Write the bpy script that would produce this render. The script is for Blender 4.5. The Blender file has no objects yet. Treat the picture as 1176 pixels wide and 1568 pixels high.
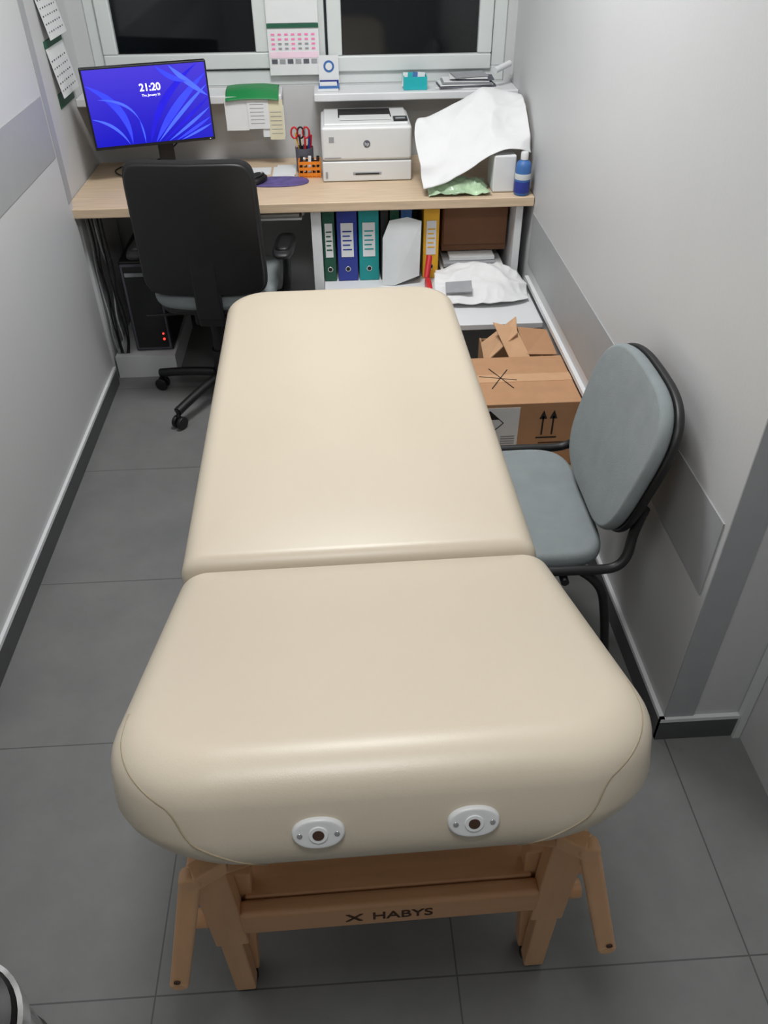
import bpy, bmesh, math, random
from mathutils import Vector, Matrix, noise
random.seed(4)
S=bpy.context.scene
S.view_settings.view_transform='Standard'
def lin(c):
    return tuple(((x/255)/12.92 if x/255<=.04045 else ((x/255+.055)/1.055)**2.4) for x in c)+(1,)
# ---------- materials ----------
def mat(name,col,rough=.5,metal=0,var=.06,scale=20,bump=0,bscale=200,stretch=None,emit=0,coat=0,spec=.5):
    m=bpy.data.materials.new(name);m.use_nodes=True;nt=m.node_tree;N=nt.nodes;L=nt.links
    b=N['Principled BSDF'];b.inputs['Roughness'].default_value=rough;b.inputs['Metallic'].default_value=metal
    b.inputs['Specular IOR Level'].default_value=spec
    b.inputs['Coat Weight'].default_value=coat
    c=lin(col);tc=N.new('ShaderNodeTexCoord');mp=N.new('ShaderNodeMapping');L.new(tc.outputs['Object'],mp.inputs[0])
    if stretch: mp.inputs['Scale'].default_value=stretch
    n=N.new('ShaderNodeTexNoise');n.inputs['Scale'].default_value=scale;n.inputs['Detail'].default_value=5
    L.new(mp.outputs[0],n.inputs['Vector'])
    r=N.new('ShaderNodeValToRGB');r.color_ramp.elements[0].position=.3;r.color_ramp.elements[1].position=.7
    r.color_ramp.elements[0].color=tuple(x*(1-var) for x in c[:3])+(1,)
    r.color_ramp.elements[1].color=tuple(min(1,x*(1+var)) for x in c[:3])+(1,)
    L.new(n.outputs['Fac'],r.inputs[0]);L.new(r.outputs[0],b.inputs['Base Color'])
    if emit:
        L.new(r.outputs[0],b.inputs['Emission Color']);b.inputs['Emission Strength'].default_value=emit
    if bump:
        n2=N.new('ShaderNodeTexNoise');n2.inputs['Scale'].default_value=bscale;n2.inputs['Detail'].default_value=3
        L.new(tc.outputs['Object'],n2.inputs['Vector'])
        bp=N.new('ShaderNodeBump');bp.inputs['Strength'].default_value=bump;bp.inputs['Distance'].default_value=.002
        L.new(n2.outputs['Fac'],bp.inputs['Height']);L.new(bp.outputs[0],b.inputs['Normal'])
    return m
WALL=mat('wall_paint',(196,197,197),.5,var=.015,scale=3,bump=.15,bscale=90)
BAND=mat('wall_band_grey',(160,162,163),.5,var=.02)
CORN=mat('corner_guard_grey',(158,160,162),.5,var=.02)
CEIL=mat('ceiling_paint',(225,225,224),.8,var=.01)
WHITE=mat('white_plastic',(214,215,214),.35,var=.01)
PVC=mat('window_pvc',(208,213,211),.3,var=.01)
LAM=mat('white_laminate',(216,217,218),.4,var=.01)
PAPER=mat('paper_white',(218,220,220),.8,var=.02)
PAPERB=mat('paper_exam_roll',(220,220,220),.85,var=.015,bump=.3,bscale=60)
CREAMP=mat('paper_cream',(214,208,178),.8)
LEATH=mat('cream_vinyl',(202,190,170),.36,var=.012,scale=4,bump=.10,bscale=500,spec=.5)
SEAM=mat('vinyl_seam',(158,144,120),.6)
BEECH=mat('beech_wood',(214,167,124),.35,var=.07,scale=6,stretch=(6,6,1.2))
BEECHX=mat('beech_plank',(208,158,115),.33,var=.07,scale=6,stretch=(1.2,8,8))
OAK=mat('oak_laminate',(203,180,152),.45,var=.10,scale=5,stretch=(1.5,16,16))
BLACK=mat('black_plastic',(22,22,23),.45,var=.1)
BLACKF=mat('black_fabric',(27,27,28),.85,var=.12,bump=.5,bscale=600)
DARK=mat('dark_grey_tile',(78,79,80),.5)
GREYF=mat('grey_green_fabric',(132,139,140),.9,var=.05,bump=.5,bscale=700)
CHROME=mat('chrome',(200,200,200),.15,metal=1)
CARD=mat('cardboard',(176,134,98),.8,var=.05)
CARDD=mat('cardboard_dark',(120,84,60),.85,var=.05)
CARDI=mat('cardboard_inside',(192,152,116),.85,var=.05)
INK=mat('ink_black',(25,22,22),.7)
INKB=mat('ink_brown',(66,42,30),.7)
INKG=mat('ink_grey',(150,152,155),.8)
GREEN=mat('binder_green',(20,78,58),.5)
BLUE=mat('binder_blue',(38,54,140),.5)
TEAL=mat('binder_teal',(10,140,140),.5)
YEL=mat('binder_yellow',(226,170,40),.5)
GRN=mat('folder_green',(26,126,66),.45)
DGRN=mat('header_green',(30,88,66),.6)
PINK=mat('print_pink',(236,130,180),.7)
PINKP=mat('print_pink_pale',(236,208,222),.8)
THUMB=mat('print_thumb',(90,90,100),.8)
LBLUE=mat('label_blue',(60,105,165),.5)
PURP=mat('mousepad_purple',(92,80,135),.7,var=.25,scale=30)
ORG=mat('basket_orange',(235,135,30),.4)
RED=mat('red_plastic',(190,30,40),.4)
TURQ=mat('turquoise_plastic',(30,170,175),.4)
GLASSD=mat('night_glass',(14,17,20),.06,var=.5,scale=2,spec=.6)
CLEARB=mat('plastic_film',(206,210,210),.3,var=.04,scale=15)
GREENL=mat('clear_bag',(168,194,160),.22,var=.28,scale=12)
def tile_mat():
    m=bpy.data.materials.new('floor_tiles');m.use_nodes=True;nt=m.node_tree;N=nt.nodes;L=nt.links
    b=N['Principled BSDF'];tc=N.new('ShaderNodeTexCoord');sp=N.new('ShaderNodeSeparateXYZ');L.new(tc.outputs['Object'],sp.inputs[0])
    def line(out,off):
        a=N.new('ShaderNodeMath');a.operation='SUBTRACT';L.new(out,a.inputs[0]);a.inputs[1].default_value=off-6
        d=N.new('ShaderNodeMath');d.operation='DIVIDE';L.new(a.outputs[0],d.inputs[0]);d.inputs[1].default_value=.6
        f=N.new('ShaderNodeMath');f.operation='FRACT';L.new(d.outputs[0],f.inputs[0])
        s=N.new('ShaderNodeMath');s.operation='SUBTRACT';L.new(f.outputs[0],s.inputs[0]);s.inputs[1].default_value=.5
        ab=N.new('ShaderNodeMath');ab.operation='ABSOLUTE';L.new(s.outputs[0],ab.inputs[0])
        g=N.new('ShaderNodeMath');g.operation='GREATER_THAN';L.new(ab.outputs[0],g.inputs[0]);g.inputs[1].default_value=.4972
        return g
    gx=line(sp.outputs['X'],-.428);gy=line(sp.outputs['Y'],.64)
    mx=N.new('ShaderNodeMath');mx.operation='MAXIMUM';L.new(gx.outputs[0],mx.inputs[0]);L.new(gy.outputs[0],mx.inputs[1])
    n=N.new('ShaderNodeTexNoise');n.inputs['Scale'].default_value=4;n.inputs['Detail'].default_value=10;n.inputs['Roughness'].default_value=.65;L.new(tc.outputs['Object'],n.inputs['Vector'])
    r=N.new('ShaderNodeValToRGB');r.color_ramp.elements[0].position=.3;r.color_ramp.elements[1].position=.7
    r.color_ramp.elements[0].color=lin((107,108,107));r.color_ramp.elements[1].color=lin((122,123,121));L.new(n.outputs['Fac'],r.inputs[0])
    mi=N.new('ShaderNodeMix');mi.data_type='RGBA';L.new(mx.outputs[0],mi.inputs[0]);L.new(r.outputs[0],mi.inputs[6]);mi.inputs[7].default_value=lin((78,79,79))
    L.new(mi.outputs[2],b.inputs['Base Color']);b.inputs['Roughness'].default_value=.36
    return m
TILE=tile_mat()
# ---------- mesh helpers ----------
def link(o): S.collection.objects.link(o);return o
def mk(name,V,Fc,m,smooth=False):
    me=bpy.data.meshes.new(name);me.from_pydata([tuple(v) for v in V],[],Fc);me.update()
    bm=bmesh.new();bm.from_mesh(me);bmesh.ops.recalc_face_normals(bm,faces=bm.faces);bm.to_mesh(me);bm.free()
    if smooth:
        for p in me.polygons:p.use_smooth=True
    me.materials.append(m);return link(bpy.data.objects.new(name,me))
def bev(o,w,seg=3):
    b=o.modifiers.new('b','BEVEL');b.width=w;b.segments=seg;b.limit_method='ANGLE';b.angle_limit=math.radians(35)
    for p in o.data.polygons:p.use_smooth=True
    w2=o.modifiers.new('w','WEIGHTED_NORMAL');return o
def box(name,x0,x1,y0,y1,z0,z1,m,b=0):
    V=[(x,y,z) for x in(x0,x1) for y in(y0,y1) for z in(z0,z1)]
    o=mk(name,V,[(0,1,3,2),(4,6,7,5),(0,4,5,1),(2,3,7,6),(0,2,6,4),(1,5,7,3)],m)
    if b:bev(o,b)
    return o
def beam(name,p0,p1,w,t,m,up=(0,1,0),b=.004):
    p0,p1=Vector(p0),Vector(p1);d=(p1-p0).normalized();u=Vector(up);s=d.cross(u).normalized();u=s.cross(d).normalized()
    V=[p+s*(a*w/2)+u*(c*t/2) for p in(p0,p1) for a in(-1,1) for c in(-1,1)]
    o=mk(name,V,[(0,1,3,2),(4,6,7,5),(0,4,5,1),(2,3,7,6),(0,2,6,4),(1,5,7,3)],m)
    if b:bev(o,b)
    return o
def cyl(name,p0,p1,r,m,r2=None,seg=32,b=0):
    p0,p1=Vector(p0),Vector(p1);d=(p1-p0).normalized();a=d.orthogonal().normalized();c=d.cross(a);r2=r if r2 is None else r2
    V=[];n=seg
    for p,rr in((p0,r),(p1,r2)):
        for i in range(n):
            t=2*math.pi*i/n;V.append(p+(a*math.cos(t)+c*math.sin(t))*rr)
    Fc=[(i,(i+1)%n,n+(i+1)%n,n+i) for i in range(n)]+[tuple(range(n)),tuple(range(n,2*n))]
    o=mk(name,V,Fc,m)
    bev(o,b or .0008,2);return o
def lathe(name,c,prof,m,seg=40):
    V=[];n=seg
    for r,z in prof:
        for i in range(n):
            t=2*math.pi*i/n;V.append((c[0]+r*math.cos(t),c[1]+r*math.sin(t),c[2]+z))
    Fc=[]
    for k in range(len(prof)-1):
        for i in range(n):Fc.append((k*n+i,k*n+(i+1)%n,(k+1)*n+(i+1)%n,(k+1)*n+i))
    o=mk(name,V,Fc,m,True);
    o.modifiers.new('e','EDGE_SPLIT').split_angle=math.radians(40);return o
def tube(name,pts,r,m,cyc=False,smooth=True,res=8):
    cu=bpy.data.curves.new(name,'CURVE');cu.dimensions='3D';cu.bevel_depth=r;cu.bevel_resolution=4;cu.use_fill_caps=True;cu.resolution_u=res
    if smooth:
        s=cu.splines.new('NURBS');s.points.add(len(pts)-1)
        for i,p in enumerate(pts):s.points[i].co=(*p,1)
        s.order_u=3;s.use_endpoint_u=not cyc
    else:
        s=cu.splines.new('POLY');s.points.add(len(pts)-1)
        for i,p in enumerate(pts):s.points[i].co=(*p,1)
    s.use_cyclic_u=cyc
    t=bpy.data.objects.new('t',cu);link(t);dg=bpy.context.evaluated_depsgraph_get()
    me=bpy.data.meshes.new_from_object(t.evaluated_get(dg));me.name=name
    bpy.data.objects.remove(t)
    for p in me.polygons:p.use_smooth=True
    me.materials.clear();me.materials.append(m);return link(bpy.data.objects.new(name,me))
def slab(name,pts,ext,m,b=0):
    e=Vector(ext);n=len(pts);V=[Vector(p) for p in pts]+[Vector(p)+e for p in pts]
    o=mk(name,V,[tuple(range(n)),tuple(range(n,2*n))]+[(i,(i+1)%n,n+(i+1)%n,n+i) for i in range(n)],m)
    if b:bev(o,b)
    return o
def text(name,s,loc,size,m,rot=(math.pi/2,0,0),ext=.0004,bold=0):
    cu=bpy.data.curves.new(name,'FONT');cu.body=s;cu.size=size;cu.extrude=ext;cu.align_x='CENTER';cu.align_y='CENTER';cu.offset=bold
    t=bpy.data.objects.new('t',cu);link(t);dg=bpy.context.evaluated_depsgraph_get();me=bpy.data.meshes.new_from_object(t.evaluated_get(dg))
    bpy.data.objects.remove(t);me.materials.clear();me.materials.append(m)
    o=link(bpy.data.objects.new(name,me));o.rotation_euler=rot;o.location=loc;return o
def pad(name,c,ux,uy,w,h,t,m,n=4,taper=0,curve=0,curvey=0,seg=64,edge=.35):
    """soft pad: superellipse outline, taper>0 narrows toward -uy"""
    c=Vector(c);ux=Vector(ux).normalized();uy=Vector(uy);uy=(uy-ux*uy.dot(ux)).normalized();nz=ux.cross(uy)
    prof=[]
    for k in range(0,7):
        a=math.pi/2*k/6;prof.append((1-edge*(1-math.sin(a))*min(1,t/w*2),-math.cos(a)*t/2))
    prof=[(.02,-t/2*1.02),(.4,-t/2*1.02),(.75,-t/2*1.01)]+prof+[(s,-z) for s,z in prof[::-1][1:]]+[(.75,t/2*1.01),(.4,t/2*1.02),(.02,t/2*1.02)]
    V=[];K=len(prof)
    for s,z in prof:
        for i in range(seg):
            a=2*math.pi*i/seg;ca,sa=math.cos(a),math.sin(a)
            x=math.copysign(abs(ca)**(2/n),ca)*w/2*s;y=math.copysign(abs(sa)**(2/n),sa)*h/2*s
            x*=1-taper*(.5-y/h)
            V.append(c+ux*x+uy*y+nz*(z+curve*x*x+curvey*y*y))
    Fc=[(k*seg+i,k*seg+(i+1)%seg,(k+1)*seg+(i+1)%seg,(k+1)*seg+i) for k in range(K-1) for i in range(seg)]
    Fc+=[tuple(range(seg)),tuple(range((K-1)*seg,K*seg))]
    return mk(name,V,Fc,m,True)
def group(name,parts,rotz=0,piv=(0,0,0)):
    e=bpy.data.objects.new(name,None);e.empty_display_size=.1;link(e)
    for o in parts:o.parent=e
    if rotz:
        M=Matrix.Translation(piv)@Matrix.Rotation(rotz,4,'Z')@Matrix.Translation(-Vector(piv));e.matrix_world=M
    return e
XL,XR,YB=-.988,.757,3.70
# ---------- room ----------
box('floor',-1.2,1.2,-1.3,3.9,-.1,0,TILE)
box('ceiling',-1.2,1.2,-1.3,3.9,2.6,2.7,CEIL)
box('wall_left',-1.2,XL,-1.3,3.09,0,2.6,WALL)
box('wall_left_recess',-1.2,-1.02,3.09,3.9,0,2.6,WALL)
box('wall_right',XR,1.2,1.17,3.9,0,2.6,WALL)
box('wall_right_front',.965,1.2,-1.3,1.17,0,2.6,WALL)
box('wall_front',-1.2,1.2,-1.4,-1.3,0,2.6,WALL)
WX0,WX1,WZ0,WZ1=-.96,.72,1.03,2.2
group('wall_back',[box('below',-1.02,XR,YB,3.9,0,WZ0,WALL),box('above',-1.02,XR,YB,3.9,WZ1,2.6,WALL),
  box('left_strip',-1.02,WX0,YB,3.9,WZ0,WZ1,WALL),box('right_strip',WX1,XR,YB,3.9,WZ0,WZ1,WALL)])
box('trim_1',XL,XL+.003,-1.3,3.03,.945,1.14,BAND)
box('trim_2',XR-.003,XR,1.19,3.07,.49,.69,BAND)
box('trim_3',XR-.001,.83,1.166,1.17,.085,2.6,CORN)
box('trim_4',XL-.002,XL+.003,3.045,3.093,.78,2.6,BAND)
box('trim_5',.945,.963,1.15,1.168,0,2.6,PVC)
box('trim_6',XR-.014,XR,1.75,3.05,.432,.447,LAM)
def baseb(name,x0,x1,y0,y1):
    group(name,[box('tile_strip',x0,x1,y0,y1,0,.07,DARK),box('cap',x0,x1,y0,y1,.07,.082,LAM)])
baseb('baseboard_left',XL,XL+.011,-1.3,3.09)
baseb('baseboard_right',XR-.011,XR,1.16,3.6)
baseb('baseboard_pillar',XR-.011,.945,1.159,1.17)
baseb('baseboard_back',-1.02,XR-.011,3.69,3.70)
# window
P=[];y0,y1=3.715,3.78
P+=[box('frame_bottom',WX0,WX1,y0,y1,WZ0,1.085,PVC,.004),box('frame_top',WX0,WX1,y0,y1,2.14,WZ1,PVC,.004),
 box('frame_left',WX0,-.915,y0,y1,1.085,2.14,PVC,.004),box('frame_right',.665,WX1,y0,y1,1.085,2.14,PVC,.004),box('mullion',-.235,-.02,y0,y1,1.085,2.14,PVC,.004)]
def sash(n,xa,xb,za,zb):
    t=.058;f=3.70;g=3.745
    return [box(n+'_sash_b',xa,xb,f,g,za,za+t,PVC,.006),box(n+'_sash_t',xa,xb,f,g,zb-t,zb,PVC,.006),
      box(n+'_sash_l',xa,xa+t,f,g,za+t,zb-t,PVC,.006),box(n+'_sash_r',xb-t,xb,f,g,za+t,zb-t,PVC,.006),
      box(n+'_gasket',xa+t-.004,xb-t+.004,3.728,3.733,za+t-.004,zb-t+.004,BLACK),
      box(n+'_glass',xa+t+.003,xb-t-.003,3.722,3.729,za+t+.003,zb-t-.003,GLASSD)]
P+=sash('left',-.915,-.245,1.093,2.14)+sash('right',-.01,.662,1.075,2.14)
P+=[box('handle',-.028,-.008,3.67,3.70,1.5,1.62,PVC,.004)]
group('window_1',P)
box('window_sill',-.075,XR,3.54,3.70,.997,1.027,LAM,.005)
box('window_sill.001',-1.02,-.205,3.54,3.70,.997,1.027,LAM,.005)
# ceiling lamps
EM=mat('lamp_diffuser',(255,254,252),.5,var=0,emit=1.5)
for i,(lx,ly) in enumerate([(0,2.35),(-.05,.35)]):
    nm='ceiling_lamp' if i==0 else 'ceiling_lamp.001'
    group(nm,[box('housing',lx-.31,lx+.31,ly-.31,ly+.31,2.57,2.6,WHITE,.004),box('diffuser',lx-.29,lx+.29,ly-.29,ly+.29,2.563,2.571,EM)])
    l=bpy.data.lights.new('panel_light','AREA');l.shape='SQUARE';l.size=.5;l.energy=[34,14][i];l.color=(.985,.99,1)
    o=link(bpy.data.objects.new('panel_light',l));o.location=(lx,ly,2.555)
W=bpy.data.worlds.new('w');S.world=W;W.use_nodes=True;W.node_tree.nodes['Background'].inputs[0].default_value=(.5,.55,.6,1);W.node_tree.nodes['Background'].inputs[1].default_value=.05
# ---------- massage table ----------
def ring(xa,xb,ya,yb,rn,rf,z,nc=14):
    """rounded rect: near corners radius rn (at ya), far corners rf (at yb)"""
    pts=[]
    for cx,cy,a0,r in((xb-rn,ya+rn,-90,rn),(xb-rf,yb-rf,0,rf),(xa+rf,yb-rf,90,rf),(xa+rn,ya+rn,180,rn)):
        for i in range(nc):
            a=math.radians(a0+90*i/(nc-1));pts.append(Vector((cx+r*math.cos(a),cy+r*math.sin(a),z)))
    return pts
def cushion(name,W_,L_,T,rn,rf,ks,kn,kf,crown=.006,M=None,undercut=.012,ub=.016,rlow=0,uf=1):
    """local: x centred, y 0..L, z -T..0. ks/kn/kf = edge rounding at sides, near end, far end"""
    prof=[]
    prof.append((.8,-T));prof.append((undercut/ks+.12,-T))
    for k in range(1,6):
        a=math.pi/2*k/5;prof.append(((undercut/ks)*(1-math.sin(a)),-T+ub*(1-math.cos(a))))
    for k in range(0,11):
        a=math.pi/2*k/10;prof.append(((1-math.cos(a)),-1+math.sin(a)))
    R=[];rz=min(T*.62,ks)
    for idx,(s,z) in enumerate(prof):
        zz=z if idx<7 else z*rz
        lowf=max(0,(6-idx)/5) if idx>0 else 1.2
        R.append(ring(-W_/2+s*ks,W_/2-s*ks,s*(kn if idx>6 else kn*uf),L_-s*kf,max(.004,rn-s*min(ks,kn)*.6+rlow*lowf),max(.004,rf-s*min(ks,kf)*.6),zz))
    for q,cz in((.2,.25),(.45,.6),(.75,.9),(.97,1)):
        ix=ks+(W_/2-ks)*q;iy0=kn+(L_/2-kn)*q;iy1=kf+(L_/2-kf)*q
        rr=max(.002,(rn-.6*min(ks,kn))*(1-q)+.001);rr2=max(.002,(rf-.6*min(ks,kf))*(1-q)+.001)
        R.append(ring(-W_/2+ix,W_/2-ix,iy0,L_-iy1,rr,rr2,crown*cz))
    n=len(R[0]);V=[v for r in R for v in r];Fc=[]
    for k in range(len(R)-1):
        for i in range(n):Fc.append((k*n+i,k*n+(i+1)%n,(k+1)*n+(i+1)%n,(k+1)*n+i))
    Fc+=[tuple(range(n)),tuple(range((len(R)-1)*n,len(R)*n))]
    if M:V=[M@v for v in V];R=[[M@v for v in r] for r in R]
    return mk(name,V,Fc,LEATH,True),R
P=[]
TILT=math.radians(21.5);cx=.016
Mt=Matrix.Translation((cx+.009,1.172,.650))@Matrix.Rotation(-TILT,4,'X')@Matrix.Translation((0,-.668,0))
near,RN=cushion('backrest_cushion',.746,.668,.155,.15,.02,.055,.065,.012,.006,Mt,undercut=.05,ub=.055,rlow=.06,uf=.45)
P.append(near)
Mf=Matrix.Translation((cx,1.172,.662))
far,RF=cushion('bed_cushion',.728,1.34,.095,.025,.12,.045,.04,.045,.006,Mf)
P.append(far)
nc=14
def seam(nm,idxs):
    pts=[];ks=list(range(13,1,-1))
    for j,k in enumerate(ks):
        t0=j/(len(ks)-1);f=(1-(1-t0)**2.0)*(len(idxs)-1);a=int(f);b=min(a+1,len(idxs)-1);t=f-a
        pts.append(RN[k][idxs[a]].lerp(RN[k][idxs[b]],t))
    return tube(nm,pts,.0016,SEAM,smooth=True)
P.append(seam('seam_right',list(range(nc-1,-1,-1))))
P.append(seam('seam_left',list(range(3*nc,4*nc))))
# sockets on the end face
nrm=(Mt.to_3x3()@Vector((0,-1,0))).normalized();upv=(Mt.to_3x3()@Vector((0,0,1))).normalized()
for i,sx in enumerate((-.093,.100)):
    c=Mt@Vector((sx,-.000,-.094))
    P.append(pad('socket_plate_%d'%i,c,(1,0,0),upv,.066,.044,.012,WHITE,n=2.2))
    P.append(cyl('socket_rim_%d'%i,c+nrm*.004,c+nrm*.0078,.012,PAPER))
    P.append(cyl('socket_hole_%d'%i,c+nrm*.004,c+nrm*.0083,.0075,INKB))
    for s in(-1,1):P.append(cyl('socket_screw_%d_%d'%(i,s),c+nrm*.003+Vector((s*.023,0,0)),c+nrm*.0072+Vector((s*.023,0,0)),.0035,CHROME))
# wooden frame
for sx,n_ in((-.27,'l'),(.30,'r')):
    P.append(box('rail_'+n_,cx+(-.30 if n_=='l' else .27),cx+(-.27 if n_=='l' else .30),1.19,2.44,.50,.567,BEECHX,.004))
    P.append(beam('tilt_rail_'+n_,Mt@Vector((-.27 if n_=='l' else .27,.14,-.17)),Mt@Vector((-.27 if n_=='l' else .27,.60,-.17)),.03,.03,BEECHX,up=(0,0,1)))
    P.append(box('lower_rail_'+n_,cx+(-.30 if n_=='l' else .27),cx+(-.27 if n_=='l' else .30),.67,1.19,.47,.50,BEECHX,.004))
for yy,n_ in((.655,'near'),(2.25,'far')):
    for s in(-1,1):
        x=cx+.015+s*.293
        P.append(beam('leg_%s_%s'%(n_,'l' if s<0 else 'r'),(x+s*.004,yy,.50),(x-s*.006,yy,.22),.060,.035,BEECH,up=(0,1,0)))
        P.append(beam('leg_ext_%s_%s'%(n_,'l' if s<0 else 'r'),(x-s*.03,yy+.036,.40),(x-s*.006,yy+.036,.02),.05,.032,BEECH,up=(0,1,0)))
        P.append(beam('leg_post_%s_%s'%(n_,'l' if s<0 else 'r'),(x-s*.002,yy+.001,.30),(x-s*.006,yy+.001,.012),.04,.033,BEECH,up=(0,1,0)))
        P.append(cyl('foot_%s_%s'%(n_,'l' if s<0 else 'r'),(x-s*.006,yy+.015,0),(x-s*.006,yy+.015,.014),.022,BLACK))
        for z in(.30,.39):P.append(cyl('knob_%s_%d_%d'%(n_,s,int(z*100)),(x+s*.025,yy,z),(x+s*.05,yy,z),.017,BEECH,b=.004))
    P.append(box('crossbar_'+n_,cx-.25,cx+.28,yy-.02,yy+.012,.262,.335,BEECHX,.010))
    P.append(box('top_bar_'+n_,cx-.25,cx+.28,yy+.014,yy+.036,.45,.50,BEECHX,.005))
P.append(box('shelf_board',cx-.24,cx+.27,.668,1.22,.318,.334,BEECHX,.004))
P.append(box('centre_beam',cx-.02,cx+.02,1.22,2.235,.275,.325,BEECHX,.004))
P.append(text('maker_lettering','HABYS',(cx+.035,.6345,.298),.036,INKB,bold=.0004))
P.append(slab('maker_mark',[(cx-.065,.634,.311),(cx-.058,.634,.311),(cx-.035,.634,.286),(cx-.042,.634,.286)],(0,.002,0),INKB))
P.append(slab('maker_mark_2',[(cx-.04,.634,.311),(cx-.034,.634,.311),(cx-.06,.634,.286),(cx-.066,.634,.286)],(0,.002,0),INKB))
for s,n_ in((-1,'l'),(1,'r')):
    x0=cx+.015+s*.25;e=(cx+.012+s*.292,.575,.600);q=(cx+.016+s*.358,.555,.305)
    P.append(beam('outrigger_top_'+n_,(x0-s*.01,.655,.50),(x0+s*.01,.60,.59),.03,.035,BEECH,up=(1,0,0)))
    P.append(beam('outrigger_elbow_'+n_,(x0,.60,.600),e,.034,.03,BEECH,up=(0,1,0)))
    P.append(beam('outrigger_arm_'+n_,e,q,.032,.024,BEECH,up=(0,1,0),b=.007))
    P.append(cyl('outrigger_joint_'+n_,(e[0],e[1]-.0125,e[2]),(e[0],e[1]+.0125,e[2]),.017,BEECH,b=.006))
    P.append(cyl('outrigger_end_'+n_,(q[0],q[1]-.0122,q[2]),(q[0],q[1]+.0122,q[2]),.0162,BEECH,b=.006))
    P.append(cyl('outrigger_hole_'+n_,(q[0],q[1]-.0135,q[2]+.02),(q[0],q[1]-.0105,q[2]+.02),.0055,INKB))
group('massage_table',P,math.radians(.9),(0.02,1.2,0))
# ---------- desk & shelves ----------
P=[box('desk_top',-1.018,XR-.002,3.07,3.685,.714,.75,OAK,.004),
 box('panel_mid',-.105,-.066,3.10,3.66,0,.714,LAM,.001),
 box('panel_right',.694,.722,3.10,3.66,.416,.714,LAM,.001),
 box('panel_left',-1.015,-.995,3.15,3.66,0,.714,LAM,.001),
 box('back_panel',-.066,.74,3.655,3.67,.05,.714,LAM)]
P+=[box('low_board',-.064,XR-.015,2.685,3.65,.396,.416,LAM,.001),box('low_side_left',-.064,-.046,2.70,3.65,0,.396,LAM,.001),
 box('low_side_right',.722,.74,2.70,3.65,0,.396,LAM,.001),box('low_rear',-.046,.722,3.1,3.12,0,.396,LAM)]
P+=[box('tray',-.36,-.14,3.12,3.3,.67,.678,LAM,.002)]+[box('tray_bracket_%d'%i,x,x+.01,3.15,3.25,.678,.714,LAM) for i,x in enumerate((-.366,-.14))]
group('desk',P)
box('keyboard',-.35,-.15,3.13,3.27,.6785,.69,PAPER,.004)
# binders
def binder(nm,x0,x1,m,lab=True,z=.417,h=.28):
    p=[box('cover',x0+.001,x1-.001,3.125,3.40,z,z+h,m,.003)]
    w=x1-x0;
    p.append(cyl('finger_ring',(x0+w/2,3.123,z+.05),(x0+w/2,3.126,z+.05),.011,CHROME));p.append(cyl('finger_hole',(x0+w/2,3.1215,z+.05),(x0+w/2,3.124,z+.05),.008,INK))
    if lab:
        p.append(box('label',x0+w*.2,x1-w*.2,3.1225,3.1255,z+.10,z+.235,PAPER))
        for k in range(5):p.append(box('label_line_%d'%k,x0+w*.28,x1-w*(.28+.08*(k%2)),3.1215,3.123,z+.20-k*.018,z+.205-k*.018,m))
    return group(nm,p)
binder('ring_binder',-.064,-.014,GREEN);binder('ring_binder.001',-.008,.074,BLUE);binder('ring_binder.002',.078,.160,TEAL);binder('ring_binder.003',.335,.40,YEL)
binder('ring_binder.004',.165,.198,BLACK,False);binder('ring_binder.005',.202,.24,GREEN,False);binder('ring_binder.006',.245,.29,LBLUE,False)
slab('paper_sheet',[(.168,3.07,.417),(.215,3.06,.418),(.318,3.075,.45),(.325,3.10,.66),(.27,3.105,.675),(.20,3.10,.665),(.172,3.09,.60)],(0,.0015,0),CLEARB)
P=[box('carton',.42,.685,3.2,3.5,.50,.70,CARDD,.003),box('carton_flap',.425,.68,3.19,3.20,.53,.70,CARDD)]
group('brown_carton',P)
P=[box('paper_%d'%i,.43+random.uniform(-.02,.02),.66+random.uniform(-.03,.02),3.13+random.uniform(-.02,.03),3.38,.4175+i*.016,.431+i*.016,random.choice([PAPER,INKG,PAPER,LBLUE])) for i in range(5)]
group('paper_stack',P)
# ---------- crumpled sheet helper ----------
def cloth(name,rows,m,amp=.006,fs=14,thick=.0015,lv=3,seed=0):
    nr,ncq=len(rows),len(rows[0]);V=[v for r in rows for v in r]
    Fc=[(r*ncq+c,r*ncq+c+1,(r+1)*ncq+c+1,(r+1)*ncq+c) for r in range(nr-1) for c in range(ncq-1)]
    o=mk(name,V,Fc,m,True);s=o.modifiers.new('s','SUBSURF');s.levels=lv;s.render_levels=lv;s.boundary_smooth='PRESERVE_CORNERS'
    dg=bpy.context.evaluated_depsgraph_get();me=bpy.data.meshes.new_from_object(o.evaluated_get(dg));o.modifiers.clear();o.data=me
    nn=[v.normal.copy() for v in me.vertices]
    for v,vn in zip(me.vertices,nn):
        q=v.co*fs+Vector((seed,0,0));k=-(abs(noise.noise(q))*2-.4)*amp-abs(noise.noise(q*2.3+Vector((3,1,7))))*amp*.6;v.co+=vn*k
    me.update()
    t=o.modifiers.new('t','SOLIDIFY');t.thickness=thick
    return o
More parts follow.
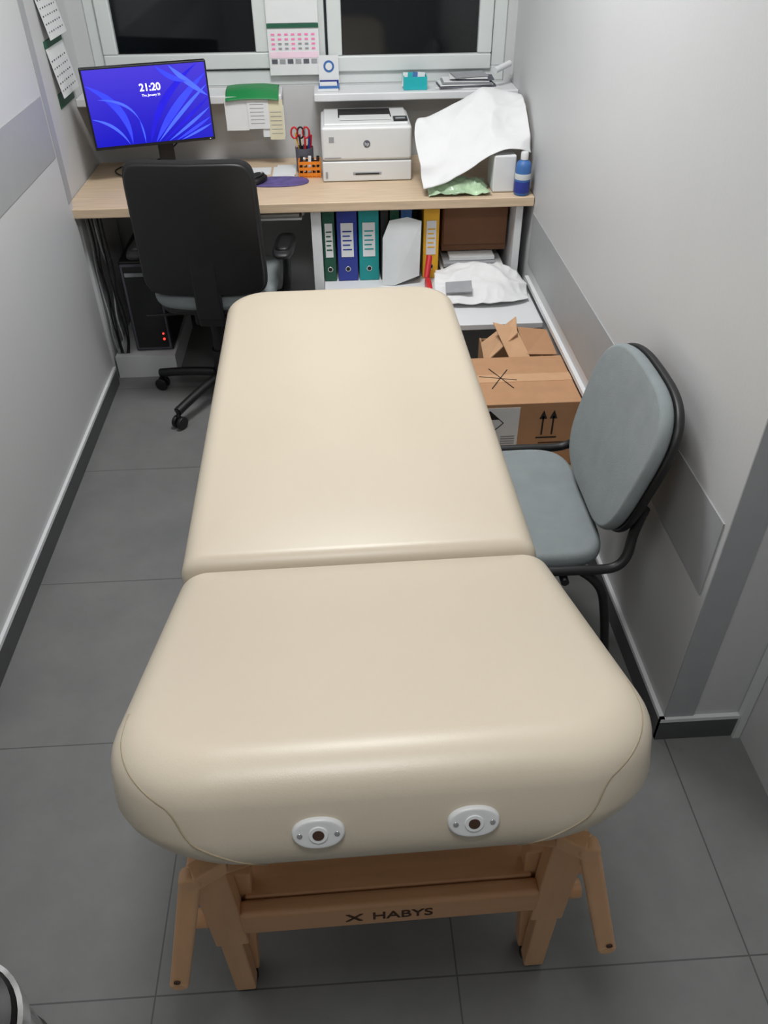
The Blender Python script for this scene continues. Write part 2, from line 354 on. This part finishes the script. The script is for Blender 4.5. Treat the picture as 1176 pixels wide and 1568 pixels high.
rows=[[(.330,3.09,.785),(.380,3.10,.79),(.471,3.12,.822),(.572,3.13,.882),(.650,3.13,.915),(.745,3.16,.885)],
[(.317,3.18,.882),(.403,3.2,.877),(.494,3.22,.898),(.583,3.20,.955),(.67,3.22,.946),(.742,3.2,.944)],
[(.306,3.28,.978),(.415,3.32,.968),(.505,3.34,1.004),(.593,3.31,1.035),(.682,3.33,1.0),(.742,3.28,.995)],
[(.329,3.36,.972),(.435,3.40,1.010),(.527,3.42,1.056),(.604,3.44,1.096),(.681,3.44,1.075),(.738,3.41,1.06)],
[(.37,3.42,.93),(.46,3.46,.95),(.54,3.48,.97),(.61,3.50,1.0),(.68,3.50,.98),(.735,3.47,.96)]]
cloth('exam_paper_sheet',rows,PAPERB,amp=.015,fs=6,lv=4,seed=2,thick=.0008)
P=[box('core_box',.60,.685,3.13,3.26,.751,.885,PAPER,.006)]
group('paper_towel_box',P)
rows=[[(.35+.048*c,3.092+.09*r,.756+(.05 if 0<c<5 and 0<r<2 else 0)+.012*((c+r)%2)) for c in range(6)] for r in range(3)]
cloth('plastic_bag_packet',rows,GREENL,amp=.010,fs=20,lv=4,seed=5)
# bottle
P=[lathe('bottle_body',(.708,3.105,.751),[(0,0),(.027,0),(.029,.004),(.029,.105),(.024,.118),(.012,.126),(.012,.128)],LBLUE),lathe('label',(.708,3.105,.751),[(.0295,.025),(.0297,.026),(.0297,.085),(.0295,.086)],LBLUE),lathe('print',(.708,3.105,.751),[(.0298,.058),(.0300,.059),(.0300,.078),(.0298,.079)],CLEARB),lathe('print_2',(.708,3.105,.751),[(.0298,.01),(.0300,.011),(.0300,.05),(.0298,.051)],BLUE),
 lathe('cap',(.708,3.105,.751),[(.013,.126),(.0145,.127),(.0145,.15),(.012,.153),(0,.153)],WHITE)]
group('sanitizer_bottle',P)
# printer
x0,x1=-.052,.303
P=[box('lower_tray_body',x0,x1,3.315,3.60,.752,.828,WHITE,.006),box('upper_body',x0,x1,3.312,3.60,.831,.955,WHITE,.012),
 box('tray_gap',x0+.004,x1-.004,3.32,3.59,.826,.833,INKG),
 box('top_cover',x0+.012,x1-.012,3.33,3.59,.95,.964,WHITE,.006),
 box('output_slot',x0+.07,x1-.075,3.42,3.56,.9645,.9655,INK),box('output_slot_lip',x0+.075,x1-.08,3.37,3.45,.9655,.967,WHITE,.001),
 box('control_panel',x1-.07,x1-.015,3.345,3.40,.9645,.972,BLACK,.002),box('display',x1-.062,x1-.025,3.352,3.372,.972,.9728,INKG),
 box('tray_handle',x0+.12,x1-.12,3.3135,3.32,.776,.788,INKG,.003),box('tray_handle_in',x0+.13,x1-.13,3.3125,3.316,.778,.783,INK),
 cyl('badge',((x0+x1)/2,3.310,.893),((x0+x1)/2,3.314,.893),.0135,THUMB),text('badge_text','hp',((x0+x1)/2,3.3095,.893),.018,PAPER),
 box('stripe',x0+.01,x0+.075,3.3105,3.314,.842,.845,INKG),box('round_label',x0+.012,x0+.02,3.3105,3.314,.77,.79,INKG),box('power_mark',x0+.03,x0+.05,3.311,3.314,.9,.92,INKG)]
group('laser_printer',P)
# pencil cup + scissors
P=[lathe('mesh_cup',(-.125,3.475,.751),[(0,0),(.033,0),(.035,.002),(.037,.095),(.035,.095),(.033,.004),(0,.004)],THUMB)]
for i in range(9):
    a=i*.7;m_=random.choice([LBLUE,BLACK,RED,YEL,BLUE,INKG])
    P.append(cyl('pen_%d'%i,(-.125+.018*math.cos(a),3.475+.018*math.sin(a),.76),(-.125+.032*math.cos(a),3.475+.03*math.sin(a),.885+random.uniform(0,.035)),.004,m_,seg=10))
for k,(dx,mm) in enumerate(((-.035,RED),(-.01,BLACK),(.012,RED))):
    P.append(tube('scissor_ring_%d'%k,[(-.125+dx+.014*math.cos(a/8*6.283),3.455,.905+.022*math.sin(a/8*6.283)) for a in range(8)],.0035,mm,cyc=True))
    P.append(beam('scissor_blade_%d'%k,(-.125+dx,3.455,.885),(-.125+dx*.4,3.47,.77),.008,.003,CHROME,b=0))
group('pencil_cup',P)
P=[box('bottom',-.148,-.062,3.385,3.44,.751,.755,ORG)]
for k in range(3):
    z=.757+k*.022
    P+=[box('front_bar_%d'%k,-.15,-.06,3.383,3.386,z,z+.011,ORG),box('back_bar_%d'%k,-.15,-.06,3.439,3.442,z,z+.011,ORG),box('l_bar_%d'%k,-.15,-.147,3.386,3.439,z,z+.011,ORG),box('r_bar_%d'%k,-.063,-.06,3.386,3.439,z,z+.011,ORG)]
for k in range(6):P.append(box('post_%d'%k,-.15+k*.0172,-.146+k*.0172,3.3825,3.3855,.751,.813,ORG))
for k in range(7):P.append(beam('clip_%d'%k,(-.14+.011*k,3.40+.004*(k%3),.765),(-.136+.011*k,3.41,.828-.006*(k%3)),.012,.008,[BLACK,CHROME,INK,PAPER][k%4],b=.001))
group('stationery_basket',P)
pad('mouse_pad',(-.235,3.335,.753),(1,0,0),(0,1,0),.25,.13,.004,PURP,n=2.4)
P=[pad('body',(-.315,3.325,.768),(.5,1,0),(-1,.5,0),.105,.062,.032,BLACK,n=2.6,edge=1.2),cyl('wheel',(-.299,3.352,.783),(-.293,3.349,.783),.006,INKG)]
group('computer_mouse',P)
P=[box('sheet_1',-.36,-.27,3.44,3.54,.7505,.752,PAPER),box('sheet_2',-.26,-.17,3.40,3.54,.7505,.753,PAPER),box('sheet_3',-.245,-.165,3.42,3.56,.7532,.7545,PAPER)]
group('note_papers',P)
# ---------- monitor ----------
SCR=bpy.data.materials.new('screen_blue');SCR.use_nodes=True
nt=SCR.node_tree;N=nt.nodes;L=nt.links;b=N['Principled BSDF'];tc=N.new('ShaderNodeTexCoord')
g=N.new('ShaderNodeSeparateXYZ');L.new(tc.outputs['Object'],g.inputs[0])
r=N.new('ShaderNodeValToRGB');r.color_ramp.elements[0].color=lin((30,28,215));r.color_ramp.elements[1].color=lin((78,62,238))
mr=N.new('ShaderNodeMapRange');mr.inputs[1].default_value=.9;mr.inputs[2].default_value=1.15;L.new(g.outputs['Z'],mr.inputs[0]);L.new(mr.outputs[0],r.inputs[0])
b.inputs['Base Color'].default_value=(0,0,0,1);L.new(r.outputs[0],b.inputs['Emission Color']);b.inputs['Emission Strength'].default_value=.85;b.inputs['Roughness'].default_value=.3
def emi(n,c,s=.85):
    m=mat(n,c,.4,var=.1,scale=12,emit=s);return m
E1=emi('petal_light',(66,92,245));E2=emi('petal_dark',(28,20,185));E3=emi('petal_mid',(48,60,240));EW=emi('clock_white',(255,255,255),1)
LEDR=emi('led_red',(255,60,50),2);LEDB=emi('led_blue',(90,150,255),2)
mw,mh=.468,.285
P=[box('bezel',-mw/2,mw/2,-.006,.022,.881,.881+mh,BLACK,.004),box('rear_shell',-mw/2+.05,mw/2-.05,.022,.05,.92,1.12,BLACK,.01),
 box('screen',-mw/2+.007,mw/2-.007,-.0075,-.005,.893,.881+mh-.007,SCR),
 cyl('power_led',(mw/2-.02,-.0075,.887),(mw/2-.02,-.006,.887),.0015,EW)]
def petal(nm,pts,m,d):
    return slab(nm,[(x,-.0078-d,.893+z) for x,z in pts],(0,.0003,0),m)
def arc(p0,c,p1,n=14):
    return [((1-t)**2*p0[0]+2*t*(1-t)*c[0]+t*t*p1[0],(1-t)**2*p0[1]+2*t*(1-t)*c[1]+t*t*p1[1]) for t in [i/n for i in range(n+1)]]
k=0
for (p0,c1,p1,c2,m_) in [((-.09,.0),(-.10,.12),(-.225,.215),(-.06,.16),E3),((-.10,.0),(-.14,.07),(-.225,.10),(-.13,.09),E1),
  ((-.04,.0),(-.02,.14),(-.19,.165),(-.03,.17),E1),((-.02,.0),(.05,.15),(.20,.265),(.0,.17),E2),((.0,.0),(.12,.12),(.226,.23),(.06,.14),E3),((.01,.0),(.13,.10),(.226,.19),(.11,.12),E1),
  ((.03,.0),(.15,.07),(.226,.145),(.12,.08),E2),((.05,.0),(.16,.05),(.226,.11),(.15,.07),E1),((.08,.0),(.17,.03),(.226,.075),(.16,.05),E3),
  ((.10,.0),(.18,.02),(.226,.05),(.17,.035),E1),((.09,.265),(.13,.19),(.226,.15),(.17,.21),E1),((.04,.265),(.08,.20),(.15,.205),(.10,.23),E3)]:
    P.append(petal('petal_%d'%k,arc(p0,c1,p1)+arc(p1,c2,p0)[1:-1],m_,.0002*k));k+=1
P.append(text('clock_digits','21:20',(.01,-.0112,1.088),.036,EW,bold=.0006));P.append(text('clock_date','Thu, January 25',(.01,-.0112,1.062),.011,EW))
P+=[box('stand_neck',.01,.07,.05,.08,.762,1.0,BLACK,.004),box('stand_base',-.06,.14,-.02,.15,.751,.763,BLACK,.005)]
mon=group('computer_monitor',P);mon.matrix_world=Matrix.Translation((-.706,3.42,0))@Matrix.Rotation(math.radians(17),4,'Z')
tube('monitor_cable',[(-.60,3.56,.90),(-.72,3.62,.78),(-.80,3.64,.757),(-.90,3.60,.757),(-.93,3.50,.757),(-.86,3.44,.757)],.003,BLACK)
# ---------- wall papers ----------
P=[box('backing',-.25,-.045,3.688,3.6905,1.07,1.60,PAPER),box('header',-.25,-.045,3.684,3.688,1.238,1.253,DGRN),box('header_2',-.25,-.045,3.686,3.688,1.42,1.43,DGRN),
 box('page_mid',-.245,-.05,3.6855,3.688,1.255,1.415,PAPER)]
for r_ in range(4):
    for c_ in range(7):
        P.append(box('cell_%d_%d'%(r_,c_),-.236+c_*.0268,-.222+c_*.0268,3.6865,3.6885,1.162+r_*.0165,1.169+r_*.0165,PINK if (c_*r_+c_)%3==0 or r_==3 else INKG))
P.append(box('pink_row',-.245,-.05,3.6865,3.6885,1.132,1.154,PINKP))
for c_ in range(6):P.append(box('thumb_%d'%c_,-.24+c_*.032,-.217+c_*.032,3.686,3.6885,1.112,1.128,INKG if c_%2 else THUMB))
group('wall_calendar',P)
P=[box('card',-.052,.03,3.683,3.686,1.035,1.14,PAPER),cyl('round_logo',(-.01,3.6815,1.10),(-.01,3.6835,1.10),.022,LBLUE),cyl('round_logo_in',(-.01,3.6805,1.10),(-.01,3.682,1.10),.014,PAPER),box('blue_bar',-.05,.028,3.6815,3.6835,1.036,1.05,BLUE)]
group('info_card',P)
P=[]
for k_,(za,zb) in enumerate(((1.075,1.235),(1.262,1.405),(1.43,1.57))):
    xt,xb=-1.0175,-.992
    P.append(slab('page_%d'%k_,[(xt,3.31,zb),(xt,3.535,zb),(xb,3.535,za),(xb,3.31,za)],(.001,0,0),PAPER))
    P.append(box('strip_%d'%k_,-1.0195,-1.015,3.31,3.535,zb,zb+.024,DGRN))
    for r_ in range(5):
        zz=za+.02+r_*.024;t=(zb-zz)/(zb-za);xx=xt+(xb-xt)*t+.0012
        for c_ in range(7):P.append(box('d%d_%d_%d'%(k_,r_,c_),xx-.0006,xx+.0008,3.325+c_*.029,3.335+c_*.029,zz,zz+.005,THUMB if (r_+c_)%3 else INKG))
P.append(box('bottom_strip',-1.0195,-1.0175,3.33,3.535,1.035,1.085,DGRN))
group('wall_calendar.001',P)
P=[box('sheet_1',-.435,-.345,3.534,3.5365,.90,1.025,PAPER),box('sheet_2',-.345,-.26,3.531,3.5335,.905,1.02,PAPER),box('sheet_3',-.262,-.203,3.534,3.5365,.862,1.01,CREAMP),box('sheet_4',-.29,-.20,3.537,3.5385,.872,.99,PAPER)]
for k_ in range(6):P.append(box('line_%d'%k_,-.335,-.28,3.530,3.5312,.925+k_*.014,.927+k_*.014,INKG));P.append(box('linec_%d'%k_,-.255,-.21,3.533,3.5342,.885+k_*.016,.887+k_*.016,INKG))
group('hanging_notes',P)
rows=[[(-.428+.053*c,3.522+.045*r-.003*(r==0),(1.012 if r==0 else 1.042)+.006*(c in(1,2,3))) for c in range(5)] for r in range(4)]
cloth('green_folder',rows,GRN,amp=.0015,fs=8,thick=.002,seed=9)
P=[box('tray',.29,.385,3.57,3.66,1.028,1.032,TURQ)]+[box('wall_a',.29,.385,3.57,3.573,1.032,1.075,TURQ),box('wall_b',.29,.385,3.657,3.66,1.032,1.075,TURQ),box('wall_c',.29,.293,3.573,3.657,1.032,1.075,TURQ),box('wall_d',.382,.385,3.573,3.657,1.032,1.075,TURQ)]
P+=[beam('card_%d'%i,(.30+.02*i,3.60,1.035),(.305+.02*i,3.61,1.085),.03,.002,[PAPER,TURQ,LBLUE,PAPER][i],b=0) for i in range(4)]
group('turquoise_tray',P)
P=[]
for k_ in range(8):
    a=random.uniform(-.12,.12);c_,s_=math.cos(a),math.sin(a);mx_,my_=.555+random.uniform(-.02,.03),3.62;hw,hh=.125-.008*k_,.05
    z=1.028+k_*.006
    P.append(slab('sheet_%d'%k_,[(mx_+dx*c_-dy*s_,my_+dx*s_+dy*c_,z) for dx,dy in((-hw,-hh),(hw,-hh),(hw,hh),(-hw,hh))],(0,0,.004),[PAPER,THUMB,PAPER,INKG][k_%4]))
P.append(tube('rolled_sheet',[(.66,3.58,1.09),(.73,3.64,1.105)],.012,PAPER,smooth=False))
group('document_pile',P)
P=[box('leaflet_a',-.06,.025,3.58,3.65,1.028,1.034,PAPER),box('leaflet_b',-.055,.03,3.60,3.66,1.034,1.042,LBLUE),box('leaflet_c',-.05,.02,3.61,3.67,1.042,1.046,PAPER)]
group('leaflet_stack',P)
# ---------- shelf bag ----------
rows=[[(.357,2.84,.435),(.45,2.83,.435),(.55,2.82,.438),(.64,2.83,.435),(.70,2.85,.435),(.725,2.87,.435)],
[(.36,2.90,.47),(.45,2.90,.485),(.55,2.90,.475),(.63,2.91,.48),(.70,2.92,.465),(.735,2.93,.45)],
[(.37,3.0,.485),(.46,3.0,.50),(.55,3.0,.52),(.64,3.0,.505),(.69,3.0,.49),(.72,3.0,.47)],
[(.38,3.08,.49),(.47,3.08,.51),(.55,3.08,.52),(.63,3.08,.51),(.67,3.08,.49),(.68,3.07,.47)],
[(.39,3.095,.435),(.47,3.10,.435),(.55,3.10,.435),(.63,3.10,.435),(.67,3.10,.435),(.68,3.09,.435)]]
bag=cloth('folded_linen_bag',rows,PAPERB,amp=.014,fs=10,seed=3,lv=4)
slab('bag_print',[(.40,2.862,.462),(.50,2.856,.466),(.50,2.89,.496),(.40,2.89,.492)],(0,-.001,.006),INKG)
bpy.data.objects['bag_print'].parent=bag
P=[pad('grip',(.345,2.97,.445),(0,1,0),(0,0,1),.12,.05,.02,RED,n=3),cyl('nozzle',(.345,3.05,.45),(.36,3.10,.52),.012,RED)]
group('red_dispenser',P)
# ---------- boxes ----------
P=[box('top_plate',.385,.742,1.868,2.65,.165,.185,OAK,.003)]
for xx in(.41,.70):
    for yy in(1.91,2.56):P.append(box('leg_%d_%d'%(xx*100,yy*100),xx-.018,xx+.018,yy-.018,yy+.018,0,.165,OAK,.002))
P+=[box('apron',.39,.70,1.90,1.918,.12,.165,OAK)]
group('wooden_step_stool',P)
bx0,bx1,by0,by1,bz0,bz1=.388,.742,2.105,2.41,.187,.428
P=[box('body',bx0,bx1,by0,by1,bz0,bz1,CARD,.003),box('tape',bx0+.001,bx1-.001,2.24,2.29,bz1,bz1+.001,CARDI),
 box('white_label',.405,.545,by0-.0015,by0,.265,.415,PAPER)]
cxl,czl=.45,.36
for k_,(a0,a1) in enumerate((((-.045,0),(0,.045)),((0,.045),(.045,0)),((.045,0),(0,-.045)),((0,-.045),(-.045,0)))):
    P.append(beam('diamond_%d'%k_,(cxl+a0[0],by0-.002,czl+a0[1]),(cxl+a1[0],by0-.002,czl+a1[1]),.0025,.001,INK,b=0))
P.append(slab('diamond_top',[(cxl-.03,by0-.003,czl+.014),(cxl,by0-.003,czl+.044),(cxl+.03,by0-.003,czl+.014)],(0,.001,0),INK))
P.append(slab('diamond_bot',[(cxl-.018,by0-.003,czl-.025),(cxl,by0-.003,czl-.044),(cxl+.018,by0-.003,czl-.025)],(0,.001,0),INK))
for k_ in range(4):P.append(box('label_text_%d'%k_,.49,.535,by0-.0025,by0-.001,.28+k_*.009,.284+k_*.009,INKG))
for ax in(.622,.655):
    P.append(box('arrow_stem',ax-.0025,ax+.0025,by0-.002,by0,.31,.38,INK));P.append(slab('arrow_head',[(ax-.012,by0-.002,.37),(ax,by0-.002,.40),(ax+.012,by0-.002,.37)],(0,.002,0),INK))
P.append(box('arrow_base',.605,.672,by0-.002,by0,.297,.301,INK))
for k_ in range(4):P.append(box('print_%d'%k_,.615,.705,by0-.002,by0,.247+k_*.01,.25+k_*.01,INKB))
for a,b_ in(((.47,2.20),(.54,2.32)),((.48,2.33),(.54,2.20)),((.44,2.28),(.56,2.25))):
    P.append(beam('marker_stroke',(a[0],a[1],bz1+.0015),(b_[0],b_[1],bz1+.0015),.003,.001,INK,up=(0,0,1),b=0))
group('cardboard_box',P)
bx0,bx1,by0,by1=.50,.742,2.435,2.645
P=[box('front',bx0,bx1,by0,by0+.004,.187,.41,CARD),box('back',bx0,bx1,by1-.004,by1,.187,.38,CARD),box('l',bx0,bx0+.004,by0+.004,by1-.004,.187,.385,CARD),box('r',bx1-.004,bx1,by0+.004,by1-.004,.187,.385,CARD),box('bottom',bx0,bx1,by0,by1,.187,.191,CARD),
 slab('flap_front',[(bx0+.07,by0,.41),(bx1-.10,by0,.41),(bx1-.13,by0+.12,.46),(bx0+.03,by0+.13,.48)],(0,0,.003),CARDI),
 slab('flap_right',[(bx1-.11,by0+.01,.415),(bx1-.002,by0+.01,.41),(bx1-.006,by0+.17,.425),(bx1-.12,by0+.15,.45)],(0,0,.003),CARD),
 slab('flap_left',[(bx0-.01,by0+.01,.385),(bx0,by1-.05,.385),(bx0+.12,by1-.04,.48),(bx0+.11,by0+.08,.46)],(-.002,0,.003),CARDI)]
group('open_cardboard_box',P)
# ---------- visitor chair ----------
P=[pad('seat_cushion',(.395,1.575,.443),(0,1,0),(-1,0,0),.44,.43,.05,GREYF,n=5,taper=-.06,curve=.12),
   pad('seat_pan',(.395,1.575,.413),(0,1,0),(-1,0,0),.42,.39,.02,BLACK,n=5)]
bc=Vector((.643,1.54,.672));bu=Vector((0,1,0));bv=Vector((.085,0,.34)).normalized()
P.append(pad('back_cushion',bc,(0,1,0),bv,.45,.375,.035,GREYF,n=3.4,taper=.12,curve=-.35))
P.append(pad('back_shell',bc+Vector((.026,0,-.004)),(0,1,0),bv,.462,.38,.02,BLACK,n=3.4,taper=.12,curve=-.35))
for s,n_ in((-1,'near'),(1,'far')):
    y=1.575+s*.252
    P.append(tube('side_tube_'+n_,[(.19,y,.415),(.22,y,.445),(.32,y,.452),(.50,y,.452),(.575,y,.45),(.615,y,.455),(.64,y-s*.01,.48),(.652,y-s*.04,.53),(.665,1.54+s*.18,.60)],.012,BLACK))
    P.append(tube('back_leg_'+n_,[(.53,y-s*.012,.44),(.585,y,.415),(.615,y,.29),(.635,y,.16),(.66,y+s*.005,.012)],.011,BLACK))
    P.append(tube('front_leg_'+n_,[(.30,y-s*.012,.44),(.22,y,.38),(.19,y,.16),(.175,y+s*.01,.012)],.011,BLACK))
    for xx in(.66,.175):P.append(cyl('foot_%s_%d'%(n_,xx*100),(xx,y+s*.007,0),(xx,y+s*.007,.02),.014,BLACK))
P.append(tube('cross_tube',[(.50,1.325,.41),(.50,1.825,.41)],.010,BLACK,smooth=False));P.append(tube('cross_tube_front',[(.30,1.325,.41),(.30,1.825,.41)],.010,BLACK,smooth=False))
group('visitor_chair',P)
# ---------- office chair ----------
ox,oy=-.50,2.955
P=[pad('backrest',(-.496,2.845,.732),(1,0,0),(0.0,-.06,1),.455,.49,.035,BLACKF,n=9,taper=-.03,curve=-.45),
 pad('backrest_frame',(-.496,2.829,.732),(1,0,0),(0.0,-.06,1),.44,.475,.02,BLACK,n=9,taper=-.03,curve=-.45),
 pad('seat_cushion',(-.485,3.07,.455),(1,0,0),(0,1,0),.47,.44,.06,GREYF,n=4.5,curve=.15),
 pad('seat_shell',(-.485,3.07,.42),(1,0,0),(0,1,0),.43,.42,.03,BLACK,n=4.5),
 beam('spine',(-.49,2.84,.70),(-.49,2.845,.40),.10,.03,BLACK,up=(0,1,0),b=.01),beam('spine_foot',(-.49,2.845,.385),(-.49,3.05,.385),.10,.04,BLACK,up=(0,0,1),b=.01),
 box('mechanism',ox-.07,ox+.08,2.90,3.12,.345,.405,BLACK,.01),
 cyl('gas_column',(ox,oy,.10),(ox,oy,.36),.025,BLACK),cyl('column_cover',(ox,oy,.12),(ox,oy,.22),.034,BLACK),cyl('hub',(ox,oy,.075),(ox,oy,.13),.042,BLACK)]
for i in range(5):
    a=math.radians(168+72*i);c_,s_=math.cos(a),math.sin(a)
    P.append(tube('base_leg_%d'%i,[(ox+.03*c_,oy+.03*s_,.11),(ox+.14*c_,oy+.14*s_,.105),(ox+.29*c_,oy+.29*s_,.075)],.018,BLACK))
    wx,wy=ox+.29*c_,oy+.29*s_;P.append(cyl('caster_stem_%d'%i,(wx,wy,.03),(wx,wy,.085),.008,BLACK))
    for q in(-1,1):P.append(cyl('caster_%d_%d'%(i,q),(wx-s_*q*.006,wy+c_*q*.006,.027),(wx-s_*q*.022,wy+c_*q*.022,.027),.026,BLACK,b=.004))
for s in(-1,1):
    ax=-.487+s*.275
    P.append(tube('arm_post_%d'%s,[(-.487+s*.15,3.05,.40),(-.487+s*.24,3.05,.405),(ax,3.05,.44),(ax,3.05,.60)],.016,BLACK))
    P.append(pad('arm_pad_%d'%s,(ax,3.03,.612),(1,0,0),(0,1,0),.08,.24,.03,BLACK,n=3.5))
P.append(tube('lever',[(ox-.07,2.98,.37),(ox-.22,2.96,.36),(ox-.27,2.95,.365)],.006,BLACK))
group('office_chair',P,math.radians(-4),(ox,oy,0))
# ---------- under desk left ----------
P=[box('case',-.90,-.74,3.19,3.58,.102,.50,BLACK,.006),box('front_bezel',-.895,-.745,3.182,3.19,.11,.49,THUMB,.003),box('front_inset',-.885,-.755,3.179,3.183,.12,.48,BLACK,.002),box('drive',-.88,-.76,3.176,3.180,.44,.455,INKG),cyl('power_button',(-.77,3.175,.40),(-.77,3.18,.40),.006,LEDB),cyl('disk_led',(-.77,3.175,.16),(-.77,3.18,.16),.005,LEDR),cyl('disk_led_2',(-.77,3.175,.185),(-.77,3.18,.185),.004,LEDR)]
group('desktop_pc',P)
group('pc_plinth',[box('board',-.985,-.73,3.15,3.62,.085,.10,LAM),box('front_board',-.985,-.73,3.14,3.15,0,.10,LAM),box('side_board',-.745,-.73,3.15,3.62,0,.085,LAM)])
for i in range(6):
    x=-.98+.012*i
    pts=[(x,3.16+.005*(i%3),.712)]
    for k_ in range(1,6):pts.append((x+random.uniform(-.01,.012),3.155+random.uniform(0,.035),.71-.11*k_))
    pts.append((-.97+.008*i,3.17,.105))
    tube('power_cable' if i==0 else 'power_cable.%03d'%i,pts,.0035,BLACK if i%3 else INKG)
# ---------- pedal bin ----------
bc=(-.70,.50,0)
P=[lathe('body',bc,[(0,.0),(.118,0),(.12,.004),(.12,.255),(.0,.255)],CHROME),lathe('base_ring',bc,[(.121,.0),(.125,.002),(.125,.03),(.121,.032)],BLACK),
 lathe('rim',bc,[(.119,.215),(.126,.217),(.126,.262),(.118,.264)],CHROME),lathe('lid',bc,[(.118,.262),(.112,.278),(.08,.292),(.03,.297),(0,.298)],BLACK),
 box('pedal',bc[0]+.115,bc[0]+.165,bc[1]-.02,bc[1]+.02,.012,.02,BLACK,.003)]
group('pedal_bin',P)
# ---------- camera ----------
th,ps,ro,f=.6822,.0538,-.0101,1213.747
Fv=Vector((math.sin(ps)*math.cos(th),math.cos(ps)*math.cos(th),-math.sin(th)))
R0=Vector((math.cos(ps),-math.sin(ps),0));U0=R0.cross(Fv)
Rv=R0*math.cos(ro)+U0*math.sin(ro);Uv=-R0*math.sin(ro)+U0*math.cos(ro)
cd=bpy.data.cameras.new('camera');cd.sensor_fit='VERTICAL';cd.sensor_height=36;cd.lens=f/1568*36;cd.clip_start=.02
cam=link(bpy.data.objects.new('camera',cd))
M=Matrix((Rv,Uv,-Fv)).transposed().to_4x4();M.translation=(0,0,1.7292);cam.matrix_world=M
S.camera=cam
